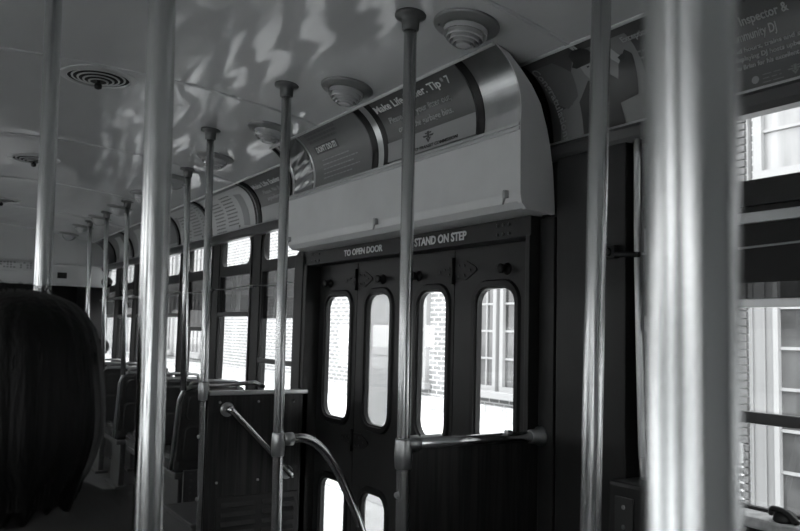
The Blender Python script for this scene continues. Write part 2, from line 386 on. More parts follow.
prism(bm, [(1.56, .43), (1.566, .405), (1.585, .388), (1.704, .382), (1.694, .523), (1.68, .60), (1.667, .652), (1.64, .727), (1.60, .782), (1.555, .825), (1.51, .862)]+pr[::-1], 1.797, 1.815); obj('end_panel', bm, PANEL, hs)
bm = B(); tube(bm, [(1.449, 1.80, .880), (1.449, 3.52, .880)], .006, 10); obj('top_beading', bm, PANEL, hs)
bm = B(); box(bm, 1.553, 1.562, 1.80, 3.52, .646, .656, .001); box(bm, 1.554, 1.562, 1.80, 3.52, .632, .643, .001); obj('seam_strip', bm, CAST, hs)
for y in (1.86, 2.66, 3.49):
    bm = B(); box(bm, 1.545, 1.562, y-.008, y+.008, .425, .450, .003); tube(bm, [(1.553, y, .448), (1.550, y, .435), (1.548, y+.006, .405)], [.009, .006, .003], 10); obj('latch', bm, CAST, hs)
bm = B()
for y in [1.87+.11*k for k in range(15)]:
    lathe(bm, (1.554, y, .652), [(.0035, 0), (.003, .002)], (-1, 0, 0), 8)
each('rivet', bm, STEELD, hs)
for (a, b, mt, o0) in ((1.975, 2.012, BLACK, .006), (2.575, 2.612, BLACK, .006), (2.612, 2.655, ALU, .005), (2.655, 2.70, BLACK, .006), (3.23, 3.245, ALU, .006), (3.455, 3.47, ALU, .006), (3.50, 3.522, BLACK, .006)):
    cap(a, b, 'retaining_strip', mt, o0, .006)
bm = B()
ns = 40; pr = [HOUS.at(HOUS.L*i/24, .009) for i in range(25)]
rows = []
for j in range(12):
    y = 3.25+.2*j/11; rows.append([bm.verts.new((HOUS.at(HOUS.L*i/ns, .008+.006*math.sin(i*1.1+j*.9)*math.sin(j*.7+i*.35))[0], y, HOUS.at(HOUS.L*i/ns, .008+.006*math.sin(i*.9+j*1.3))[1])) for i in range(ns+1)])
for a, b in zip(rows, rows[1:]):
    for k in range(ns): bm.faces.new((a[k], a[k+1], b[k+1], b[k])).smooth = True
obj('crinkled_foil', bm, mat('crinkled_foil', .25, .28, 1), hs, label='shiny crinkled foil end of the housing')
bm = B(); pr = [(x-.0, z) for x, z in [COVE.at(COVE.L*i/20, .004) for i in range(21)]]; pr2 = [COVE.at(COVE.L*i/20, .018) for i in range(21)]
prism(bm, pr+pr2[::-1], 1.845, 1.885); obj('rubber_edging', bm, BLACK, hs)
bm = B(); prism(bm, [(1.70, .375), (1.752, .368), (1.752, .56), (1.69, .56)], 1.90, 3.52); obj('back_panel', bm, PANEL, hs)

# ------------------------------------------------------------------ advertising cards
def card(prof, ytop, width, v0, v1, tone, label, off=.003):
    t = frect(0, width, v0, v1); x, z = prof.at(0)
    return flat_to_surf(t, prof, ytop, 'advertising_card', PC[tone], None, off, .0015, label=label, cat='advertisement', group='advertising cards along the cove')
def art(c, prof, ytop, name, t, tone, off=.0062):
    mt = tone if not isinstance(tone, float) else PC[tone]
    if isinstance(t, bmesh.types.BMesh): return flat_to_surf(t, prof, ytop, name, mt, c, off, .0004)
def emblem(cx, cy, s):
    P = lambda *q: [(cx+x*s, cy+y*s) for x, y in q]
    return fpoly(P((-.18, .5), (.18, .5), (.18, -.12), (0, -.30), (-.18, -.12)), P((-.62, .40), (-.24, .40), (-.24, .22), (-.40, .22)), P((.62, .40), (.24, .40), (.24, .22), (.40, .22)),
                 P((-1.0, .12), (-.24, .12), (-.24, -.06), (-.80, -.06)), P((1.0, .12), (.24, .12), (.24, -.06), (.80, -.06)), P((-.45, -.16), (-.2, -.16), (0, -.42), (.2, -.16), (.45, -.16), (0, -.72)))
def bars(x0, y0, w, n, dy, h, jit=.15):
    random.seed(int(x0*1000+n*7)); L = []
    for i in range(n):
        x = x0; xe = x0+w*(1-jit*random.random())
        while x < xe:
            ww = random.uniform(.012, .035); L.append([(x, y0-i*dy), (min(x+ww, xe), y0-i*dy), (min(x+ww, xe), y0-i*dy+h), (x, y0-i*dy+h)]); x += ww+.006
    return fpoly(*L)
HL, CL = HOUS.L, COVE.L
# 1 the big lettered card on the housing
yt = 2.577; W = .56
c = card(HOUS, yt, W, .004, HL-.006, .065, 'dark card reading Make Life Easier Tip 7 on the door housing', .004)
art(c, HOUS, yt, 'pale_band', frect(0, W, .006, .083), .26, .0072)
art(c, HOUS, yt, 'headline', ftext('Make Life Easier. Tip', .031, .005, .212, extra=.0010, width=.435), INK, .0085); art(c, HOUS, yt, 'headline', ftext('#', .016, .455, .228, extra=.001, width=.014), INKG, .0085); art(c, HOUS, yt, 'headline', ftext('7', .031, .478, .212, extra=.0010, width=.02), INK, .0085)
art(c, HOUS, yt, 'message', ftext('Please carry your litter out,', .024, .055, .155, width=.40, extra=.0007), INKG, .0085)
art(c, HOUS, yt, 'message', ftext('or use the garbage bins.', .024, .095, .110, width=.35, extra=.0007), INKG, .0085)
art(c, HOUS, yt, 'emblem', emblem(.28, .058, .036), INKD, .009)
art(c, HOUS, yt, 'caption', ftext('TORONTO TRANSIT COMMISSION', .012, .28, .014, align='CENTER', width=.36, extra=.0005), INKD, .009)
# 2 don't do it
yt = 3.225; W = .52
c = card(HOUS, yt, W, .004, HL-.006, .11, 'grey card with a small black DON\'T DO IT block on the door housing', .004)
art(c, HOUS, yt, 'pattern', bars(.05, .245, .30, 3, .02, .013), .065, .0072)
art(c, HOUS, yt, 'block', frect(.06, .275, .146, .188), .03, .0072)
art(c, HOUS, yt, 'headline', ftext('DON\'T DO IT!', .026, .168, .155, align='CENTER', extra=.0016, width=.185), INK, .0092)
art(c, HOUS, yt, 'message', bars(.09, .112, .34, 5, .021, .005, .3), .26, .0075)
# 3 far twin of the tip card, on the cove behind the housing
yt = 4.30; W = .70
c = card(COVE, yt, W, .004, CL-.004, .11, 'card reading Make Life Easier over the window left of the housing')
art(c, COVE, yt, 'pale_band', frect(0, W, .006, .115), .33)
art(c, COVE, yt, 'headline', ftext('Make Life Easier. Tip', .032, .01, .232, extra=.0010, width=.50), INK, .008)
art(c, COVE, yt, 'message', ftext('Please. No Smoking', .024, .10, .185, extra=.0007, width=.36), INKG, .008); art(c, COVE, yt, 'message', ftext('anywhere on the', .024, .13, .143, extra=.0007, width=.31), INKG, .008)
art(c, COVE, yt, 'emblem', emblem(.33, .065, .022), INKD, .008); art(c, COVE, yt, 'caption', ftext('TORONTO TRANSIT COMMISSION', .009, .33, .02, 0, .95, 'CENTER'), INKD, .008)
# 4,5 route list cards
for i, (yt, lb) in enumerate(((5.19, 'pale card of printed lists between the black strips beside the tip card'), (5.92, 'pale card of small print just beyond the listing card'))):
    W = .80 if i == 0 else .68
    c = card(COVE, yt, W, .004, CL-.004, .45 if i == 0 else .33, lb)
    for q in range(2 if i == 0 else 3): art(c, COVE, yt, 'list_block', bars(.10+.23*q, .25-.03*(1-q), .19, 9, .024, .009), .11)
    art(c, COVE, yt, 'top_band', frect(0, W, CL-.03, CL-.008), .17); art(c, COVE, yt, 'arrow_panel', fpoly([(.60, .04), (.70, .03), (.68, .24), (.58, .25)]), .26)
    art(c, COVE, yt, 'emblem', emblem(.52, .04, .02), INKD); art(c, COVE, yt, 'triangle', fpoly([(.02, .24), (.10, .24), (.02, .12)], ), .17)
for yt, tn, lb in ((6.64, .11, 'dark card on the cove seen past the thick pole'), (7.37, .17, 'grey card on the cove near the front bulkhead'), (8.10, .11, 'farthest dark card, touching the front bulkhead side')):
    c = card(COVE, yt, .68, .004, CL-.004, tn, lb); art(c, COVE, yt, 'stripe', fpoly([(.1, .02), (.3, .02), (.5, .27), (.3, .27)]), .33); art(c, COVE, yt, 'pale_band', frect(0, .68, .006, .05), .26)
# 6 man in a bowler hat
yt = 1.85; W = .66
sq = lambda pts: [(.14+(x-.255)*.85, y) for x, y in pts]
c = card(COVE, yt, W, .004, CL-.004, .065, 'picture card of a man in a bowler hat, right of the housing')
art(c, COVE, yt, 'backdrop', fpoly([(.04, .006), (.40, .006), (.40, .29), (.20, .29), (.14, .22), (.11, .13), (.05, .12)]), .17)
art(c, COVE, yt, 'cloud', fpoly([(.01, .26), (.03, .285), (.11, .285), (.15, .23), (.14, .15), (.09, .12), (.02, .16)]), .11, .0074)
art(c, COVE, yt, 'slogan', ftext('Congratulations', .026, .012, .285, -80, .80, extra=.0008, width=.27), INKG, .0084)
art(c, COVE, yt, 'suit', fpoly(sq([(.26, .006), (.255, .13), (.32, .185), (.42, .185), (.45, .16), (.47, .20), (.52, .24), (.54, .22), (.52, .10), (.44, .09), (.46, .006)])), .03, .0082)
art(c, COVE, yt, 'shirt', fpoly(sq([(.335, .185), (.365, .185), (.352, .13)])), .33, .0088)
art(c, COVE, yt, 'face', fpoly(sq([(.315, .25), (.32, .21), (.335, .187), (.355, .18), (.372, .19), (.382, .215), (.384, .25)])), .26, .0086)
art(c, COVE, yt, 'eye', fpoly(sq([(.345, .226), (.356, .226), (.356, .231), (.345, .231)]), sq([(.366, .226), (.376, .226), (.376, .231), (.366, .231)]), sq([(.350, .198), (.366, .198), (.366, .201), (.350, .201)])), .03, .0098)
art(c, COVE, yt, 'bowler_hat', fpoly(sq([(.285, .245), (.30, .235), (.40, .24), (.418, .252), (.40, .258), (.397, .285), (.375, .302), (.335, .304), (.308, .288), (.302, .258)])), .03, .0094)
art(c, COVE, yt, 'hand', fpoly(sq([(.475, .205), (.455, .225), (.452, .25), (.462, .268), (.475, .262), (.488, .235), (.498, .222)])), .33, .0090)
art(c, COVE, yt, 'wristwatch', fpoly(sq([(.486, .212), (.508, .218), (.505, .230), (.482, .224)])), .03, .0096)
art(c, COVE, yt, 'headline', ftext('Exceptional', .020, .375, .262, 0, .85, extra=.0006), INKG, .0084); art(c, COVE, yt, 'small_print', bars(.39, .215, .20, 2, .02, .005), .17, .008)
# 7 inspector card
yt = 1.19; W = .90
c = card(COVE, yt+.0, W, .004, CL-.004, .065, 'dark card reading Inspector and Community DJ, upper right')
art(c, COVE, yt, 'striped_band', fpoly(*[[(.01+.014*k, .245), (.017+.014*k, .245), (.020+.014*k, .300), (.013+.014*k, .300)] for k in range(60)]), .03)
art(c, COVE, yt, 'headline', ftext('Inspector &', .023, .048, .188, width=.125, extra=.0007), INKG); art(c, COVE, yt, 'headline', ftext('Community DJ', .023, .004, .150, width=.13, extra=.0007), INKG)
for k, s in enumerate(('and hours, trains and streetcars', 'displaying DJ hosts upbeat summer', 'to Brian for his excellent contribution')):
    art(c, COVE, yt, 'message', ftext(s, .0115, .008+.003*k, .122-.021*k, extra=.0005, width=.25), INKG)
art(c, COVE, yt, 'emblem', fpoly([(.062+.010*math.cos(R(a)), .046+.010*math.sin(R(a))) for a in range(0, 360, 30)]), .26)
art(c, COVE, yt, 'emblem', emblem(.165, .048, .020), .17); art(c, COVE, yt, 'caption', bars(.082, .053, .055, 3, .010, .002), .17)
for n_, (a, b) in ((22, (YB, 1.885)), (23, (3.52, 8.6))):
    bm = B(); tube(bm, [(1.594, a, .855), (1.594, b, .855)], .006, 10); struct('trim_%d' % n_, bm, PANEL)
# black dividers on the cove
for yy, wd in ((4.345, .07), (4.30, .02), (5.225, .045), (5.95, .045), (6.67, .045), (7.40, .045), (8.13, .045), (1.19, .008)):
    bm = B(); pr = [COVE.at(COVE.L*i/16, .002) for i in range(17)]; pr2 = [COVE.at(COVE.L*i/16, .013) for i in range(17)]
    prism(bm, pr+pr2[::-1], yy-wd/2+.01, yy+wd/2+.01)
    wn += 1; struct('trim_%d' % (wn+20), bm, BLACK)
bm = B(); pr = [COVE.at(COVE.L*i/16, .013) for i in range(17)]; pr2 = [COVE.at(COVE.L*i/16, .017) for i in range(17)]
prism(bm, pr+pr2[::-1], 4.345, 4.352); struct('trim_90', bm, ALU)

# ------------------------------------------------------------------ doors
bm = B(); box(bm, 1.665, 1.745, 1.865, 3.55, .318, .384, .004)
hd = struct('door_header', bm, DARK)
def header_text(s, yc, zc, h, w_, name='header_lettering'):
    t = ftext(s, h, 0, 0, 0, 1, 'CENTER', .0012, w_); r = bmesh.ops.extrude_face_region(t, geom=t.faces[:]); tp = {v for v in r['geom'] if isinstance(v, bmesh.types.BMVert)}
    for v in t.verts: v.co = Vector((1.6635 if v in tp else 1.665, yc-v.co.x, zc+v.co.y))
    return obj(name, t, INK, hd)
header_text('TO OPEN DOOR', 2.955, .338, .027, .34); header_text('STAND ON STEP', 2.372, .336, .031, .335)
bm = B()
for y in (3.42, 3.46, 3.38, 2.03, 2.00, 1.97):
    for z in (.335, .366): lathe(bm, (1.665, y, z), [(.006, 0), (.006, .003), (.003, .005)], (-1, 0, 0), 10)
each('bolt_head', bm, RAILM, hd)
bm = B(); box(bm, 1.69, 1.77, 1.865, 1.908, -1.5, .32, .004); box(bm, 1.66, 1.70, 1.865, 1.885, -1.5, .32, .003); struct('door_jamb_right', bm, DARK)
bm = B(); box(bm, 1.665, 1.78, 3.515, 3.66, -1.5, .372, .004); box(bm, 1.66, 1.672, 3.55, 3.64, -1.2, .372, .003); struct('door_jamb_left', bm, DARK)
LEAF = [(1.912, 2.372, 2.028, 2.235, 'rightmost'), (2.378, 2.695, 2.425, 2.615, 'right inner'), (2.703, 3.125, 2.835, 3.035, 'left inner'), (3.131, 3.51, 3.190, 3.432, 'leftmost')]
for i, (a, b, wa, wb, nm) in enumerate(LEAF):
    d = thing('door_%d' % (i+1), (1.755, (a+b)/2, -1.52), 'dark folding door leaf, %s of the four' % nm, None, kind='structure')
    hol = [rrect(wa, wb, -.405, .162, .06, 7), rrect(wa, wb, -1.30, -.700, .06, 7)]
    bm = B(); plate(bm, [(a, -1.52), (b, -1.52), (b, .315), (a, .315)], hol, 1.742, 1.764); obj('door_panel', bm, DOORM, d)
    for (z0, z1) in ((-.405, .162), (-1.30, -.700)):
        bm = B()
        # raised rounded moulding round the opening
        o1 = rrect(wa-.032, wb+.032, z0-.032, z1+.032, .085, 7); i1 = rrect(wa-.002, wb+.002, z0-.002, z1+.002, .06, 7)
        o2 = rrect(wa-.026, wb+.026, z0-.026, z1+.026, .08, 7); i2 = rrect(wa-.008, wb+.008, z0-.008, z1+.008, .066, 7)
        rings = [[bm.verts.new((x, y, z)) for y, z in lp] for lp, x in ((o1, 1.7425), (o2, 1.733), (i2, 1.733), (i1, 1.757))]
        n = len(o1)
        for p, q in zip(rings, rings[1:]):
            for k in range(n): bm.faces.new((p[k], p[(k+1) % n], q[(k+1) % n], q[k])).smooth = False
        obj('window_moulding', bm, BLACK, d)
        bm = B(); box(bm, 1.757, 1.760, wa-.01, wb+.01, z0-.01, z1+.01); obj('window_pane', bm, GLASSF if i == 2 else GLASS, d)
    for z in (.24,):
        yb = (a+.075 if i in (0, 2) else b-.07) if i != 0 else 2.06
        yb = {0: 2.07, 1: 2.62, 2: 2.90, 3: 3.40}[i]
        bm = B(); lathe(bm, (1.742, yb, z-.012), [(.022, 0), (.020, .006), (.012, .010), (.011, .022), (.017, .026), (.017, .034), (.008, .037)], (-1, 0, 0), 20); obj('rubber_bumper', bm, BLACK, d)
for (yh, nm) in ((2.375, 'right'), (3.128, 'left')):
    for z, lb in ((.235, 'upper'), (-.49, 'lower')):
        d = bpy.data.objects['door_1' if nm == 'right' else 'door_3']; bm = B()
        plate(bm, [(yh-.004, z-.035), (yh-.075, z-.035), (yh-.13, z-.008), (yh-.14, z+.0), (yh-.13, z+.010), (yh-.075, z+.035), (yh-.004, z+.035)], [], 1.738, 1.742); 
        e = obj('hinge_plate', bm, BLACK, d)
        bm = B(); plate(bm, [(yh+.004, z-.025), (yh+.11, z-.012), (yh+.11, z+.012), (yh+.004, z+.025)], [], 1.738, 1.742); obj('hinge_strap', bm, BLACK, e)
        bm = B(); tube(bm, [(1.734, yh, z-.05), (1.734, yh, z+.05)], .007, 12); obj('hinge_pin', bm, BLACK, e)
        bm = B()
        for dy, dz in ((-.03, .02), (-.03, -.02), (-.065, .018), (-.065, -.018), (-.10, 0), (.03, .012), (.03, -.012), (.06, .008), (.09, 0)): lathe(bm, (1.738, yh+dy, z+dz), [(.005, 0), (.0045, .003)], (-1, 0, 0), 8)
        each('rivet', bm, RAILM, e)
# door centre gaskets
for k, y in enumerate((2.699,)):
    bm = B(); box(bm, 1.737, 1.775, y-.010, y+.010, -1.5, .315, .003); obj('door_seal', bm, BLACK, label='black rubber seal down the middle meeting edge of the doors', cat='seal')

# ------------------------------------------------------------------ stanchions
def pole(top, bot, label, r=.019, z0=FLR, flange=True, group='steel grab poles', fit=None, screws=()):
    t, b = Vector(top), Vector(bot); d = (t-b)/(t.z-b.z); zt = ceil_z(t.x)
    T = b+d*(zt-b.z); Bt = b+d*(z0-b.z)
    e = thing('grab_pole', tuple(Bt), label, 'grab pole', group)
    bm = B(); tube(bm, [Bt, T-d*.02], r, 40); obj('shaft', bm, STEEL, e)
    if flange:
        bm = B(); lathe(bm, T, [(.045, .006), (.047, 0), (.045, -.007), (.027, -.012), (.026, -.022), (.0245, -.045), (.0215, -.048)], (0, 0, 1), 36); obj('ceiling_flange', bm, FLANGE, e, flip=True)
    if z0 <= FLR+.01:
        bm = B(); lathe(bm, Bt, [(.045, 0), (.045, .006), (.026, .012), (.024, .035), (.0205, .037)], (0, 0, 1), 30); obj('floor_flange', bm, CAST, e)
    if fit is not None:
        P = b+d*(fit-b.z)
        bm = B(); lathe(bm, P-Vector((0, 0, .045)), [(.0215, 0), (.0235, .006), (.0255, .043), (.0235, .079), (.0215, .085)], (0, 0, 1), 32); obj('fitting_sleeve', bm, CAST, e)
    for z in screws:
        P = b+d*(z-b.z); bm = B(); lathe(bm, P-Vector((.017, 0, 0)), [(.008, 0), (.009, .004), (.006, .008)], (-1, -.6, 0), 12); obj('screw', bm, STEELD, e)
    return e
pole((1.1865, 1.86, .8804), (1.2004, 1.86, -.5492), 'steel grab pole at the near end of the doorway partition', fit=-.335, screws=(-.45,))
pole((1.1645, 2.69, .869), (1.1895, 2.69, -.7336), 'steel grab pole carrying the curved handrail before the doors', fit=-.42)
pole((1.1543, 3.54, .8807), (1.1917, 3.54, -.9239), 'steel grab pole at the corner of the louvred partition', fit=-.29, screws=(-.50, -.78), r=.0175)
pole((.268, 1.06, .4484), (.2855, 1.06, -.2687), 'thick close grab pole just right of the dark-haired head')
pole((.2406, 1.93, .7529), (.2564, 1.93, .0747), 'bright grab pole rising behind the head at far left')
pole((.273, .207, .1443), (.2725, .207, -.0765), 'blurred grab pole very close on the right')
pole((1.1144, 1.05, .6625), (1.0898, 1.05, -.3557), 'grab pole in front of the dark column right of the doors')
for (y, lb) in ((4.41, 'grab pole rising from the nearest seat beyond the louvred partition'), (5.13, 'grab pole hidden behind the thick close pole'), (5.87, 'grab pole on the seat just left of the thick close pole'), (6.57, 'second grab pole left of the thick close pole'), (7.25, 'farthest grab pole, nearest the front bulkhead')):
    pole((1.315, y, .90), (1.35, y, -.35), lb, z0=-.36, r=.0175)
pole((.45, 8.4, .9), (.45, 8.4, 0), 'far grab pole at the left edge by the bulkhead', r=.0175)

# ------------------------------------------------------------------ ceiling lights and vents
def light_at(x, y):
    z = ceil_z(x)-.001; e = thing('ceiling_light', (x, y, z-.07), None, 'ceiling light', 'round ceiling lights')
    ax = (-.2*(x-.55), 0, -1) 
    bm = B(); lathe(bm, (x, y, z), [(.098, -.004), (.098, .004), (.094, .009), (.070, .012), (.066, .020), (.064, .010), (.055, .002)], ax, 48); obj('light_flange', bm, mat('light_flange_%d' % 1, .20, .35, .3) if 'light_flange_1' not in bpy.data.materials else bpy.data.materials['light_flange_1'], e)
    bm = B(); pr = [(.066, .006), (.0665, .016)]; 
    steps = [(.0665, .024), (.064, .034), (.055, .031), (.056, .044), (.053, .048), (.044, .042), (.045, .054), (.042, .057), (.034, .050), (.034, .061), (.031, .064), (.023, .056), (.022, .066), (.012, .069), (0.001, .0695)]
    lathe(bm, (x, y, z), pr+steps, ax, 48)
    for f in bm.faces: f.smooth = False
    obj('glass_lens', bm, bpy.data.materials.get('lens_glass') or lens(), e)
    for a in (40, 160, 280):
        bm = B(); lathe(bm, (x+.084*math.cos(R(a)), y+.084*math.sin(R(a)), z-.008), [(.005, 0), (.004, .004)], (0, 0, -1), 10); obj('screw', bm, STEELD, e)
    return e
def lens():
    m = mat('lens_glass', .46, .16, coat=.6); p = m.node_tree.nodes['Principled BSDF']; p.inputs['Transmission Weight'].default_value = .25; return m
proto = light_at(1.33, 1.78); proto['label'] = 'ribbed round ceiling light above the metal end of the door housing'
LBL = ['ribbed ceiling light above the Make Life Easier card', 'ribbed ceiling light left of the curved-rail pole, above the foil', 'ribbed ceiling light behind the top of the partition corner pole', 'ribbed ceiling light next to the first seat pole top', 'ribbed ceiling light hidden by the thick close pole', 'ribbed ceiling light just left of the thick close pole', 'ribbed ceiling light beside the second seat pole left of the thick pole', 'ribbed ceiling light beside the farthest seat pole', 'farthest ribbed ceiling light, at the bulkhead']
for k, lb in enumerate(LBL):
    y = 1.78+.735*(k+1); relocate(proto, (1.33, y, ceil_z(1.33)-.071), lb)
for k in range(9):
    c = relocate(proto, (-.23, 1.78-.735*2+.735*k, ceil_z(-.23)-.071), 'ceiling light of the window-side row left of the camera'); c['group'] = 'ceiling lights of the left row'
RINGM = mat('grey_vent_enamel', .36, .3, .2)
def vent_at(x, y, label):
    z = ceil_z(x); e = thing('ceiling_vent', (x, y, z-.05), label, 'vent', 'round ceiling vents')
    bm = B(); lathe(bm, (x, y, z), [(.142, -.003), (.142, .004), (.136, .007), (.124, .008), (.120, .012), (.115, .011), (.115, .000)], (0, 0, -1), 56, False); obj('outer_ring', bm, RINGM, e)
    bm = B(); lathe(bm, (x, y, z-.002), [(.117, 0), (.117, .0025), (.02, .0025)], (0, 0, -1), 40); obj('vent_shade_disc', bm, GAP, e)  # flat black disc, painted shade seen between the louvre rings
    for k, (r, h) in enumerate(((.099, .007), (.078, .012), (.057, .017), (.036, .022))):
        bm = B(); lathe(bm, (x, y, z), [(r-.005, h-.001), (r+.001, h-.003), (r+.002, h-.002), (r+.001, h+.001), (r-.003, h+.001), (r-.006, h), (r-.005, h-.001)], (0, 0, -1), 48, False); obj('louvre_ring', bm, RINGM, e)
    bm = B(); tube(bm, [(x, y, z), (x, y, z-.034)], .007, 12); lathe(bm, (x, y, z-.030), [(.013, 0), (.015, .008), (.013, .018), (.004, .022)], (0, 0, -1), 20); obj('centre_knob', bm, BLACK, e)
    return e
v0 = vent_at(.57, 3.15, 'round ringed ceiling vent between the two close left poles')
relocate(v0, (.57, 4.98, ceil_z(.57)-.05), 'round ringed ceiling vent at the left edge beyond the bright pole')
relocate(v0, (.57, 6.85, ceil_z(.57)-.05), 'farthest round ringed vent, left edge of the photo')

# ------------------------------------------------------------------ partitions
p = thing('partition', (1.47, 3.52, FLR), 'dark wood partition with louvred grille left of the doors', 'partition')
bm = B(); box(bm, 1.195, 1.70, 3.515, 3.54, FLR, -.305, .003); obj('wood_panel', bm, WOOD, p)
bm = B(); box(bm, 1.195, 1.695, 3.505, 3.55, -.312, -.292, .006); obj('top_rail', bm, STEELD, p)
bm = B(); tube(bm, [(1.20, 3.60, -.275), (1.45, 3.60, -.262), (1.50, 3.60, -.285)], .011, 14); obj('back_bar', bm, STEELD, p)
bm = B(); box(bm, 1.25, 1.655, 3.509, 3.516, -1.08, -.775, .003); obj('grille_plate', bm, DARK, p)
for cx0, cx1 in ((1.275, 1.44), (1.475, 1.635)):
    for k in range(6):
        z = -.815-.043*k; bm = B(); prism(bm, [(0, 0), (0, 0)], 0, 0) if False else None
        vs = [(3.509, z+.012), (3.496, z-.006), (3.500, z-.010), (3.509, z-.004)]
        a = [bm.verts.new((cx0, y, zz)) for y, zz in vs]; b = [bm.verts.new((cx1, y, zz)) for y, zz in vs]
        for q in range(4): bm.faces.new((a[q], a[(q+1) % 4], b[(q+1) % 4], b[q]))
        bm.faces.new(a[::-1]); bm.faces.new(b); obj('louvre', bm, DARK, p)
        
for x, z in ((1.25, -.345), (1.44, -.345), (1.62, -.35), (1.25, -.71), (1.45, -.71), (1.63, -.71)):
    bm = B(); lathe(bm, (x, 3.515, z), [(.006, 0), (.0055, .003), (.002, .005)], (0, -1, 0), 12); obj('screw', bm, CAST, p)
h = thing('diagonal_handrail', (1.44, 3.47, -.69), 'short slanting steel grab handle on the louvred partition', 'handrail')
pts = smooth_path([(1.285, 3.512, -.378), (1.285, 3.47, -.378), (1.31, 3.455, -.40), (1.565, 3.455, -.655), (1.595, 3.47, -.685), (1.595, 3.512, -.685)])
bm = B(); tube(bm, pts, .0155, 18); obj('bar', bm, STEELH, h)
for x, z in ((1.285, -.378), (1.595, -.685)):
    bm = B(); lathe(bm, (x, 3.514, z), [(.033, 0), (.033, .004), (.027, .008), (.018, .010)], (0, -1, 0), 28); obj('mounting_flange', bm, CAST, h)
p = thing('partition', (1.47, 1.86, FLR), 'dark wood partition below the rail right of the doors', 'partition')
bm = B(); box(bm, 1.215, 1.745, 1.862, 1.885, FLR, -.325, .003); obj('wood_panel', bm, WOOD, p)
bm = B(); tube(bm, [(1.195, 1.86, -.312), (1.70, 1.848, -.312)], .0165, 24); obj('top_rail', bm, STEELH, p)
bm = B(); lathe(bm, (1.702, 1.848, -.312), [(.030, 0), (.030, .01), (.023, .016), (.022, .045), (.0175, .047)], (-1, 0, 0), 28); obj('wall_socket', bm, CAST, p)
bm = B(); lathe(bm, (1.195, 1.86, -.312), [(.023, 0), (.023, .05), (.018, .055)], (1, 0, 0), 24); box(bm, 1.26, 1.33, 1.856, 1.87, -.303, -.290, .004); box(bm, 1.56, 1.58, 1.84, 1.86, -.302, -.288, .004); obj('rail_clamp', bm, CAST, p)
h = thing('curved_handrail', (1.37, 2.69, -1.38), 'curved steel handrail dropping from the pole toward the doors', 'handrail')
pts = smooth_path([(1.20, 2.69, -.405), (1.27, 2.69, -.403), (1.335, 2.69, -.425), (1.40, 2.69, -.49), (1.475, 2.69, -.61), (1.56, 2.69, -.80), (1.66, 2.69, -1.10), (1.70, 2.69, -1.30), (1.70, 2.69, -1.55)])
bm = B(); tube(bm, pts, .0165, 24); obj('bar', bm, STEELH, h)
bm = B(); lathe(bm, (1.205, 2.69, -.405), [(.022, 0), (.024, .02), (.024, .036), (.0175, .04)], (1, 0, 0), 24); lathe(bm, (1.232, 2.668, -.405), [(.007, 0), (.007, .008)], (0, -1, 0), 10); obj('socket', bm, CAST, h)
bm = B(); lathe(bm, (1.70, 2.69, -1.55), [(.04, 0), (.04, .006), (.022, .012), (.0175, .03)], (0, 0, 1), 24); obj('floor_flange', bm, CAST, h)

# ------------------------------------------------------------------ pull cord, window gear
def cord(pts, label):
    bm = B(); tube(bm, pts, .0028, 8); return obj('pull_cord', bm, STEELD, label=label, cat='pull cord')
cd1 = cord([(1.715, 3.70, .25)]+[(1.715, y, .25+(.006 if i % 2 else -.008)) for i, y in enumerate([4.05+.36*k for k in range(13)])]+[(1.715, 8.58, .25)], 'thin bell cord strung across the windows left of the doors')
cd2 = cord([(1.715, y, z) for y, z in ((1.47, .235), (1.2, .225), (.85, .235), (.45, .225), (.1, .235), (-.6, .23), (-1.59, .23))], 'thin bell cord strung across the near right windows')
for y in [4.40+.725*k for k in range(5)]:
    bm = B(); tube(bm, [(1.745, y, .25), (1.715, y, .25)], .005, 8); lathe(bm, (1.715, y, .244), [(.009, 0), (.009, .012)], (0, 0, 1), 12); obj('cord_eye', bm, STEELD, cd1)
bm = B(); box(bm, 1.668, 1.690, 1.52, 1.57, .222, .262, .006); lathe(bm, (1.668, 1.545, .242), [(.014, 0), (.012, .008), (.004, .01)], (-1, 0, 0), 16); tube(bm, [(1.676, 1.53, .236), (1.676, 1.44, .228)], .008, 10); obj('cord_switch', bm, DARK, label='cord switch bolted on the dark column edge', cat='switch')
bm = B(); box(bm, 1.705, 1.745, 3.66, 3.71, .23, .27, .006); lathe(bm, (1.705, 3.685, .25), [(.016, 0), (.016, .01), (.006, .014)], (-1, 0, 0), 16); obj('cord_switch', bm, BLACK, label='cord switch at the post left of the doors', cat='switch')
gp = thing('guide_pipe', (1.70, 1.53, -.34), 'vertical steel pipe beside the near window, above a small box', 'pipe')
bm = B(); tube(bm, smooth_path([(1.695, 1.462, .556), (1.695, 1.46, .2), (1.695, 1.448, -.26), (1.692, 1.44, -.33), (1.68, 1.425, -.37)]), .010, 16); obj('shaft', bm, STEELD, gp)
bm = B(); box(bm, 1.71, 1.744, 1.425, 1.437, -.40, .556, .003); obj('flat_guide', bm, RAILM, gp)
bm = B(); box(bm, 1.69, 1.72, 1.415, 1.435, .235, .30, .003); box(bm, 1.69, 1.72, 1.415, 1.435, .02, .06, .003); each('guide_clip', bm, ALU, gp)
jb = thing('junction_box', (1.67, 1.49, -.62), 'small dark bolted box below the steel pipe', 'box')
bm = B(); box(bm, 1.60, 1.72, 1.36, 1.48, -.62, -.375, .01); obj('body', bm, DARK, jb)
bm = B(); box(bm, 1.594, 1.600, 1.39, 1.45, -.56, -.41, .002); obj('cover_plate', bm, RAILM, jb)
bm = B()
for z in (-.435, -.485, -.535): lathe(bm, (1.594, 1.42, z), [(.006, 0), (.005, .003)], (-1, 0, 0), 10)
each('bolt_head', bm, STEELD, jb)
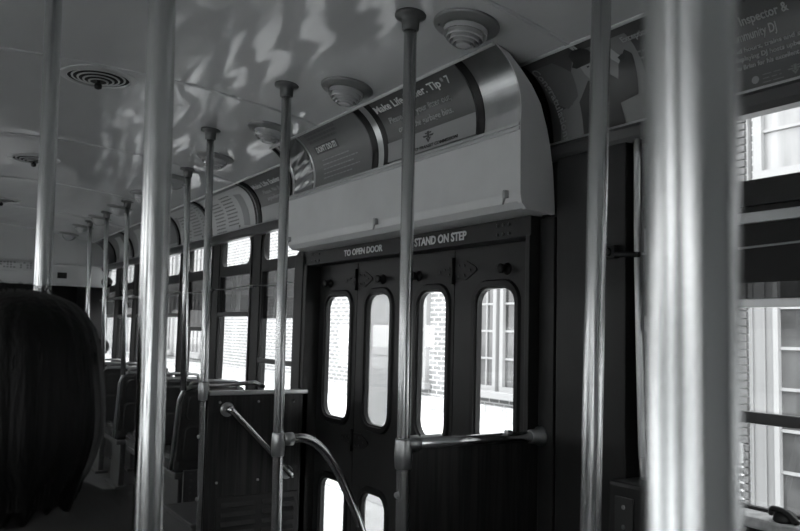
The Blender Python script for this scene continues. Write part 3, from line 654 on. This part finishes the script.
bm = B(); lathe(bm, (1.70, 1.045, -.405), [(.022, 0), (.026, .010), (.022, .020), (.012, .027)], (-.2, 0, 1), 20); tube(bm, smooth_path([(1.70, 1.08, -.39), (1.69, 1.068, -.377), (1.69, 1.04, -.380), (1.69, 1.01, -.40)]), .007, 12); obj('window_catch', bm, DARK, label='dark round window catch on the bright sill at lower right', cat='window catch')
bk = B(); box(bk, 1.27, 1.36, 8.572, 8.585, .46, .52, .002); obj('notice_plate', bk, DARK, label='small dark square plate on the front bulkhead', cat='plate')
sg = thing('route_sign', (.80, 8.585, .50), 'perforated strip sign across the front bulkhead', 'sign')
bm = B(); box(bm, .35, 1.05, 8.585, 8.599, .52, .625, .003); obj('board', bm, CREAM, sg)
bm = B(); random.seed(3)
for i in range(22):
    for j in range(3):
        if random.random() < .8: x = .38+.03*i; box(bm, x, x+.018, 8.581, 8.586, .54+.024*j, .554+.024*j)
obj('raised_lettering', bm, PC[.17], sg)
mr = thing('driver_mirror', (1.62, 8.3, .30), 'dark round mirror on an arm near the front bulkhead', 'mirror')
bm = B(); lathe(bm, (1.69, 8.25, .43), [(.0, 0), (.035, .004), (.053, .02), (.055, .035), (.04, .05), (.015, .06)], (.2, 1, 0), 26); obj('housing', bm, BLACK, mr)
bm = B(); tube(bm, [(1.74, 8.3, .56), (1.71, 8.32, .55), (1.695, 8.31, .45)], .012, 12); obj('arm', bm, DARK, mr)
bm = B(); box(bm, 1.68, 1.71, 8.2, 8.24, .29, .37, .008); obj('pale_block', bm, PALE, mr)  # small pale block beside the mirror
bm = B(); tube(bm, [(1.64, 8.25, .24), (1.64, 6.9, .25)], .012, 12); 
for y in (8.2, 6.95): tube(bm, [(1.64, y, .245), (1.745, y, .245)], .01, 10)
obj('grab_rail', bm, STEELD, label='short horizontal grab rail over the far front windows', cat='grab rail')

# ------------------------------------------------------------------ seats
def seat(x0, x1, y, label, handle=True):
    """y = top edge of the backrest; faces the front (+y)"""
    e = thing('bus_seat', ((x0+x1)/2, y+.25, FLR), label, 'seat', 'dark vinyl seats')
    def slab(u0, u1, xa, xb, th, name, mt, dy=0, r=.05, lean=.24, bulge=.0):
        # back panel between heights u0..u1
        bm = B(); lp = rrect(xa, xb, u0, u1, r, 6); t = bmesh.new()
        n = len(lp); layers = []
        for q, (ins, yy) in enumerate(((0.012, 0), (0, .012), (0, th-.012), (.012, th))):
            l2 = rrect(xa+ins, xb-ins, u0+ins, u1-ins, max(r-ins, .01), 6); ring = []
            for x, z in l2:
                ly = y+dy+yy+(-.35-z)*lean - bulge*(1 if q == 0 else 0)
                ring.append(bm.verts.new((x, ly, z)))
            layers.append(ring)
        for a, b in zip(layers, layers[1:]):
            for k in range(n): bm.faces.new((a[k], a[(k+1) % n], b[(k+1) % n], b[k])).smooth = True
        bm.faces.new(layers[0][::-1]); bm.faces.new(layers[-1]); return obj(name, bm, mt, e)
    slab(-.80, -.35, x0, x1, .055, 'backrest', SEATM)
    slab(-.54, -.385, x0+.03, x1-.03, .02, 'upper_back_pad', SEATM, -.013, .04, bulge=.004)
    slab(-.775, -.56, x0+.03, x1-.03, .02, 'lower_back_pad', SEATM, -.015, .04, bulge=.01)
    bm = B(); pts = [(x0-.002, y+(-.35-z)*.24+.026, z) for z in (-.82, -.6, -.42)]+[(x0+.012, y+.018, -.36), (x0+.05, y+.016, -.343)]+[(x1-.05, y+.016, -.343), (x1-.012, y+.018, -.36)]+[(x1+.002, y+(-.35-z)*.24+.026, z) for z in (-.42, -.6, -.82)]
    tube(bm, pts, .0135, 12); obj('back_frame', bm, STEELD, e)
    bm = B(); box(bm, x0, x1, y+.10, y+.56, -.84, -.74, .03); obj('cushion', bm, SEATM, e, smooth=False)
    bm = B(); box(bm, x0+.01, x1-.01, y+.10, y+.54, -.875, -.84, .008); obj('seat_pan', bm, SEATF, e)
    bm = B(); box(bm, x0+.05, x0+.09, y+.16, y+.44, FLR, -.875, .006); box(bm, x1-.07, x1-.03, y+.16, y+.44, FLR, -.875, .006); each('pedestal', bm, SEATF, e)
    bm = B(); box(bm, x0+.02, x0+.12, y+.12, y+.48, FLR, FLR+.02, .004); box(bm, x1-.10, x1, y+.12, y+.48, FLR, FLR+.02, .004); each('foot_plate', bm, SEATF, e)
    bm = B(); tube(bm, smooth_path([(x0+.05, y+.012, -.345), (x0+.06, y-.0, -.315), ((x0+x1)/2, y, -.308), (x1-.06, y, -.315), (x1-.05, y+.012, -.345)]), .010, 12)
    if handle: obj('grab_handle', bm, STEELD, e)
    return e
sp = seat(1.345, 1.715, 4.41, 'dark vinyl seat nearest beyond the louvred partition')
for k, lb in enumerate(('dark vinyl seat mostly hidden behind the thick close pole', 'dark vinyl seat just left of the thick close pole', 'dark vinyl seat between the head and the second far pole', 'farthest dark vinyl seat before the front bulkhead')):
    relocate(sp, (sp.location.x, sp.location.y+(.72, 1.46, 2.16, 2.84)[k], FLR), lb)
s2 = seat(-.60, .22, 1.06, 'double seat the dark-haired person sits on'); s3 = relocate(s2, (s2.location.x, s2.location.y+.87, FLR), 'double seat ahead of the dark-haired person')
for k in range(5): relocate(s2, (s2.location.x, s2.location.y+1.66+.74*k, FLR), ['double seat third from the camera on the left side', 'double seat fourth from the camera on the left side', 'double seat fifth from the camera on the left side', 'double seat sixth from the camera on the left side', 'double seat seventh from the camera on the left side'][k])
hb = thing('heater_box', (1.41, 4.05, FLR), 'low metal box with a ring on its lid behind the louvred partition', 'box')
bm = B(); box(bm, 1.24, 1.66, 3.80, 4.28, FLR, -.97, .02); obj('body', bm, SEATF, hb)
bm = B(); box(bm, 1.23, 1.67, 3.79, 4.29, -.975, -.955, .008); obj('lid', bm, SEATF, hb)
bm = B(); tube(bm, [(1.38+.025*math.cos(R(a)), 4.05, -.945+.025*math.sin(R(a))) for a in range(0, 361, 20)], .005, 8); obj('ring', bm, STEEL, hb)
bm = B(); box(bm, 1.36, 1.70, 4.36, 4.375, -1.0, -.80)
for i in range(8):
    for j in range(5): lathe(bm, (1.40+.035*i, 4.36, -.96+.035*j), [(.006, 0), (.004, .003)], (0, -1, 0), 8)
obj('kick_panel', bm, SEATF, hb)

# ------------------------------------------------------------------ people
def skin_mesh(name, verts, edges, rad, material, parent, root=0, sub=2, **k):
    me = bpy.data.meshes.new(name); off = Vector(parent['_w']) if parent else Vector((0, 0, 0))
    me.from_pydata([Vector(v)-off for v in verts], edges, []); o = bpy.data.objects.new(name, me); C.objects.link(o)
    md = o.modifiers.new('skin', 'SKIN'); md.use_smooth_shade = True
    for i, v in enumerate(me.skin_vertices[0].data):
        r = rad[i]; v.radius = r if isinstance(r, tuple) else (r, r); v.use_root = (i == root)
    s = o.modifiers.new('sub', 'SUBSURF'); s.levels = sub; s.render_levels = sub
    me.materials.append(material); o['_w'] = tuple(off)
    if parent: o.parent = parent
    for a, b in k.items(): o[a] = b
    return o
def person(cx, cy, cz, label, hairlen, shirt, female=True, head_dx=0):
    """cz = seat surface, facing +y, head crown about cz + .80"""
    e = thing('person', (cx, cy, cz-.40), label, 'person')
    V, E_, Rd = [], [], []
    def add(p, r, par=None):
        V.append((cx+p[0], cy+p[1], cz+p[2])); Rd.append(r)
        if par is not None: E_.append((par, len(V)-1))
        return len(V)-1
    pel = add((0, .02, .10), (.13, .11)); w1 = add((0, .0, .26), (.115, .09), pel); ch = add((0, -.01, .40), (.125, .10), w1); nb = add((0, -.005, .50), (.06, .055), ch)
    nk = add((head_dx*.5, .01, .565), .047, nb); hd0 = add((head_dx, .03, .645), (.068, .078), nk); hd1 = add((head_dx, .035, .70), (.074, .088), hd0); hd2 = add((head_dx, .03, .755), (.055, .07), hd1)
    add((head_dx, .135, .665), .012, hd0)
    for s in (-1, 1):
        add((head_dx+s*.078, .02, .672), (.012, .02), hd0)
        sh = add((s*.145, -.005, .455), .052, ch); el = add((s*.165, .05, .24), .040, sh); wr = add((s*.09, .27, .165), .026, el); pm = add((s*.07, .335, .155), (.034, .016), wr)
        for q in range(4):
            x = s*.07+(-.027+.018*q); l = (.062, .072, .068, .052)[q] if s > 0 else (.052, .068, .072, .062)[q]
            f1 = add((x, .375, .152), .0088, pm); f2 = add((x, .375+l*.5, .142), .008, f1); add((x, .375+l*.8, .122), .007, f2)
        t1 = add((s*.07-s*.038, .33, .150), .0105, wr); add((s*.07-s*.05, .365, .140), .0085, t1)
        th = add((s*.085, .10, .075), .078, pel); kn = add((s*.11, .43, .055), .058, th); ak = add((s*.11, .46, -.33), .038, kn); add((s*.12, .60, -.365), (.042, .028), ak)
    skin_mesh('body', V, E_, Rd, SKIN, e, pel)
    # clothing
    V2, E2, R2 = [], [], []
    def a2(p, r, par=None):
        V2.append((cx+p[0], cy+p[1], cz+p[2])); R2.append(r)
        if par is not None: E2.append((par, len(V2)-1))
        return len(V2)-1
    b0 = a2((0, .02, .08), (.148, .128)); b1 = a2((0, .0, .26), (.133, .108), b0); b2 = a2((0, -.01, .40), (.145, .115), b1); a2((0, -.005, .515), (.075, .065), b2)
    for s in (-1, 1): q = a2((s*.15, -.005, .46), .064, b2); q2 = a2((s*.17, .05, .24), .052, q); a2((s*.10, .25, .17), .037, q2)
    skin_mesh('shirt', V2, E2, R2, shirt, e, b0)
    V2, E2, R2 = [], [], []
    b0 = a2((0, .02, .07), (.145, .12))
    for s in (-1, 1): t = a2((s*.09, .10, .075), .088, b0); kn = a2((s*.11, .44, .055), .068, t); a2((s*.11, .465, -.30), .05, kn)
    skin_mesh('trousers', V2, E2, R2, TROUSER, e, b0)
    # hair: a full cap of strands, open over the face
    H = Vector((cx+head_dx, cy+.015, cz+.674)); bm = B(); n = 96; rows = []
    zs = [(.0, .112), (.03, .107), (.055, .099), (.075, .086), (.09, .069), (.099, .048), (.1055, .022), (.107, .003)]
    prof = [(r, z) for z, r in zs]
    low = [( .116, -.03), (.1185, -.06), (.118, -.09), (.113, -.115), (.104, -.14), (.090, -.165), (.075, -.185)] if hairlen > .1 else [(.10, -.03), (.085, -.06)]
    allp = prof[::-1]+low
    for r, z in allp:
        ring = []
        for k in range(n):
            a = 2*math.pi*k/n; rx, ry = r*(1+.012*math.sin(a*23+z*8)+.008*math.sin(a*41)), r*1.10*(1+.012*math.sin(a*23+z*8)+.008*math.sin(a*41))
            z2 = z+(-.012*math.sin(a*17)-.01*math.sin(a*7) if z < -.15 else 0)
            x = rx*math.cos(a); y = ry*math.sin(a)
            if z < .02 and math.sin(a) > .55: y = .03+.012*math.sin(a*20)          # parts round the face
            ring.append(bm.verts.new(H+Vector((x, y-.01, z2))))
        rows.append(ring)
    for p_, q_ in zip(rows, rows[1:]):
        for k in range(n): bm.faces.new((p_[k], p_[(k+1) % n], q_[(k+1) % n], q_[k])).smooth = True
    bm.faces.new(rows[0]); bm.faces.new(rows[-1])
    hr = obj('hair', bm, HAIRM, e)
    random.seed(11); bm = B()
    for i in range(260 if hairlen > .1 else 0):
        a = random.uniform(math.pi*.95, math.pi*2.1); r = random.uniform(.098, .109); zt = random.uniform(.0, .09); rt = math.sqrt(max(0, 1-(zt/.107)**2))*.107
        P = []
        for q in range(7):
            z = zt+(-.175-zt)*q/6; rad = (math.sqrt(max(0.02, 1-(max(z, 0)/.107)**2))*.1075 if z > 0 else .108*(1-.2*max(0, (-z-.08)/.1)))+random.uniform(0, .0035)
            aa = a+.12*math.sin(q*.5+i)*.5; P.append(H+Vector((rad*math.cos(aa), rad*1.10*math.sin(aa)-.01, z)))
        tube(bm, smooth_path(P, 3), .0011, 4, False)
    for i in range(46 if hairlen > .1 else 0):
        a = random.uniform(0, 6.28); P0 = H+Vector((.05*math.cos(a), .05*math.sin(a), .096)); b = random.uniform(-1, 1)
        P = [P0, P0+Vector((.02*b, .01, .012)), P0+Vector((.045*b, .01*b, .010+.01*random.random())), P0+Vector((.07*b, 0, -.004))]
        tube(bm, smooth_path(P, 4), .0005, 4, False)
    if len(bm.verts): obj('loose_strands', bm, HAIRM, hr, kind='stuff')
    else: bm.free()
    for s in (-1, 1):
        bm = B(); bmesh.ops.create_uvsphere(bm, u_segments=12, v_segments=8, radius=.010, matrix=Matrix.Translation((cx+head_dx+s*.03, cy+.105, cz+.695))); obj('eye', bm, BLACK, e, smooth=True)
    bm = B(); box(bm, cx+head_dx-.022, cx+head_dx+.022, cy+.108, cy+.116, cz+.618, cz+.626, .003); obj('mouth', bm, PC[.11], e)
    return e
person(.130, 1.185, -.735, 'person with dark bobbed hair seen from behind in dark top', .2, SHIRT)
far = person(1.50, 7.50, -.75, 'far person in a pale shirt seated by the front windows', .05, PALE, False)
far.scale = (.8, .8, .8); far.location.z = -.75-.32

# ------------------------------------------------------------------ brick building across the street
bd = thing('brick_building', (7.1, 12, -2.0), 'pale brick building with white sash windows across the street', 'building')
bm = B(); box(bm, 7.0, 7.6, -14, 48, -2.0, 9.0); obj('brick_wall', bm, BRICK, bd)
bm = B(); box(bm, 6.90, 7.02, 4.66, 48, -2.0, -1.17, .01); obj('stone_base', bm, PAVE, bd)
bm = B(); box(bm, 6.88, 7.01, 4.66, 48, -1.17, -.98, .004)
for k in range(400):
    y = 4.70+.075*k; box(bm, 6.872, 6.882, y, y+.062, -1.165, -.985)
obj('soldier_course', bm, SOLD, bd)
def sash(y0, y1, z0, z1, nx, nz, mid=True, xx=6.97, frame=.07, pm=None):
    bm = B(); plate(bm, [(y0, z0), (y1, z0), (y1, z1), (y0, z1)], [[(y0+frame, z0+frame), (y1-frame, z0+frame), (y1-frame, z1-frame), (y0+frame, z1-frame)]], xx-.05, xx+.03)
    ya, yb, za, zb = y0+frame, y1-frame, z0+frame, z1-frame
    for k in range(1, nx): y = ya+(yb-ya)*k/nx; box(bm, xx-.02, xx+.0, y-.014, y+.014, za, zb)
    for k in range(1, nz): z = za+(zb-za)*k/nz; hh = .028 if (mid and k*2 == nz) else .014; box(bm, xx-.022, xx+.0, ya, yb, z-hh, z+hh)
    f = obj('window', bm, WHITEP, bd); bm = B(); box(bm, xx, xx+.012, ya-.01, yb+.01, za-.01, zb+.01); obj('pane', bm, pm or PANEG, f)
    return f
for gy in (7.35, 10.17, 21.3, 24.1, 27, 30):
    w2 = [(gy, gy+1.02), (gy+1.10, gy+1.75)] if gy < 8 else ([(gy, gy+.75)] if gy < 11 else [(gy, gy+1.25)])
    for a, b in w2:
        sash(a, b, -.78, 2.4, 3, 8)
    bm = B(); box(bm, 6.86, 6.98, w2[0][0]-.08, w2[-1][1]+.08, -.88, -.78, .01); obj('window_sill', bm, WHITEP, bd)
bm = B(); box(bm, 6.84, 6.99, 10.98, 12.45, -2.0, 2.4, .01); obj('board_panel', bm, CURT, bd)
bm = B(); box(bm, 6.80, 6.86, 11.05, 11.6, -.4, .12, .04); obj('white_block', bm, WHITEP, bd)  # plain white block in front of the board panel
# white timber bay by the near window
bm = B(); box(bm, 6.93, 7.0, .6, 4.58, -2.0, 1.33); 
for y in (4.44, 4.57, 2.9, 2.55): box(bm, 6.915, 6.93, y-.012, y+.012, -2.0, 1.33)
obj('timber_bay', bm, mat('grey_white_timber', .145, .6), bd)
bm = B(); box(bm, 6.78, 7.0, .4, 4.72, 1.33, 1.54, .02); obj('bay_cornice', bm, WHITEB, bd)
sash(3.05, 4.32, -2.0, .75, 3, 7, False, 6.92, .05); sash(.9, 2.4, -2.0, .75, 4, 7, False, 6.92, .05)
NC = mat('net_curtained_glass', .17, .3, var=.35, vscale=6, stretch=(1, 1, .1)); sash(2.6, 4.52, 1.56, 3.3, 3, 4, True, 6.95, .09, NC); sash(.6, 2.5, 1.56, 3.3, 3, 4, True, 6.95, .09, NC)
bm = B(); random.seed(5)
for i in range(68):
    z = -1.8+.075*i; o = .0 if i % 2 else .055
    box(bm, 6.90, 7.0, 4.615, 4.72+o, z, z+.062, .004)
obj('quoin_bricks', bm, mat('quoin_brick', .08, .85, var=.3, vscale=20), bd)
bm = B(); box(bm, 6.94, 7.0, 4.60, 4.80, -2.0, 3.4); obj('quoin_mortar', bm, WHITEB, bd)
# opposite side of the street, seen only in reflections
ob = thing('terrace_building', (-25, 5, -2), 'pale brick terrace on the left side of the street', 'building')
bm = B(); box(bm, -26, -25, -20, 40, -2, 4.5); obj('brick_wall', bm, BRICK, ob)

# ------------------------------------------------------------------ lift everything so the car floor is z = 0
for o in list(C.objects):
    if o.parent is None and o.type in ('MESH', 'EMPTY'): o.location.z += UP
    if '_w' in o: del o['_w']
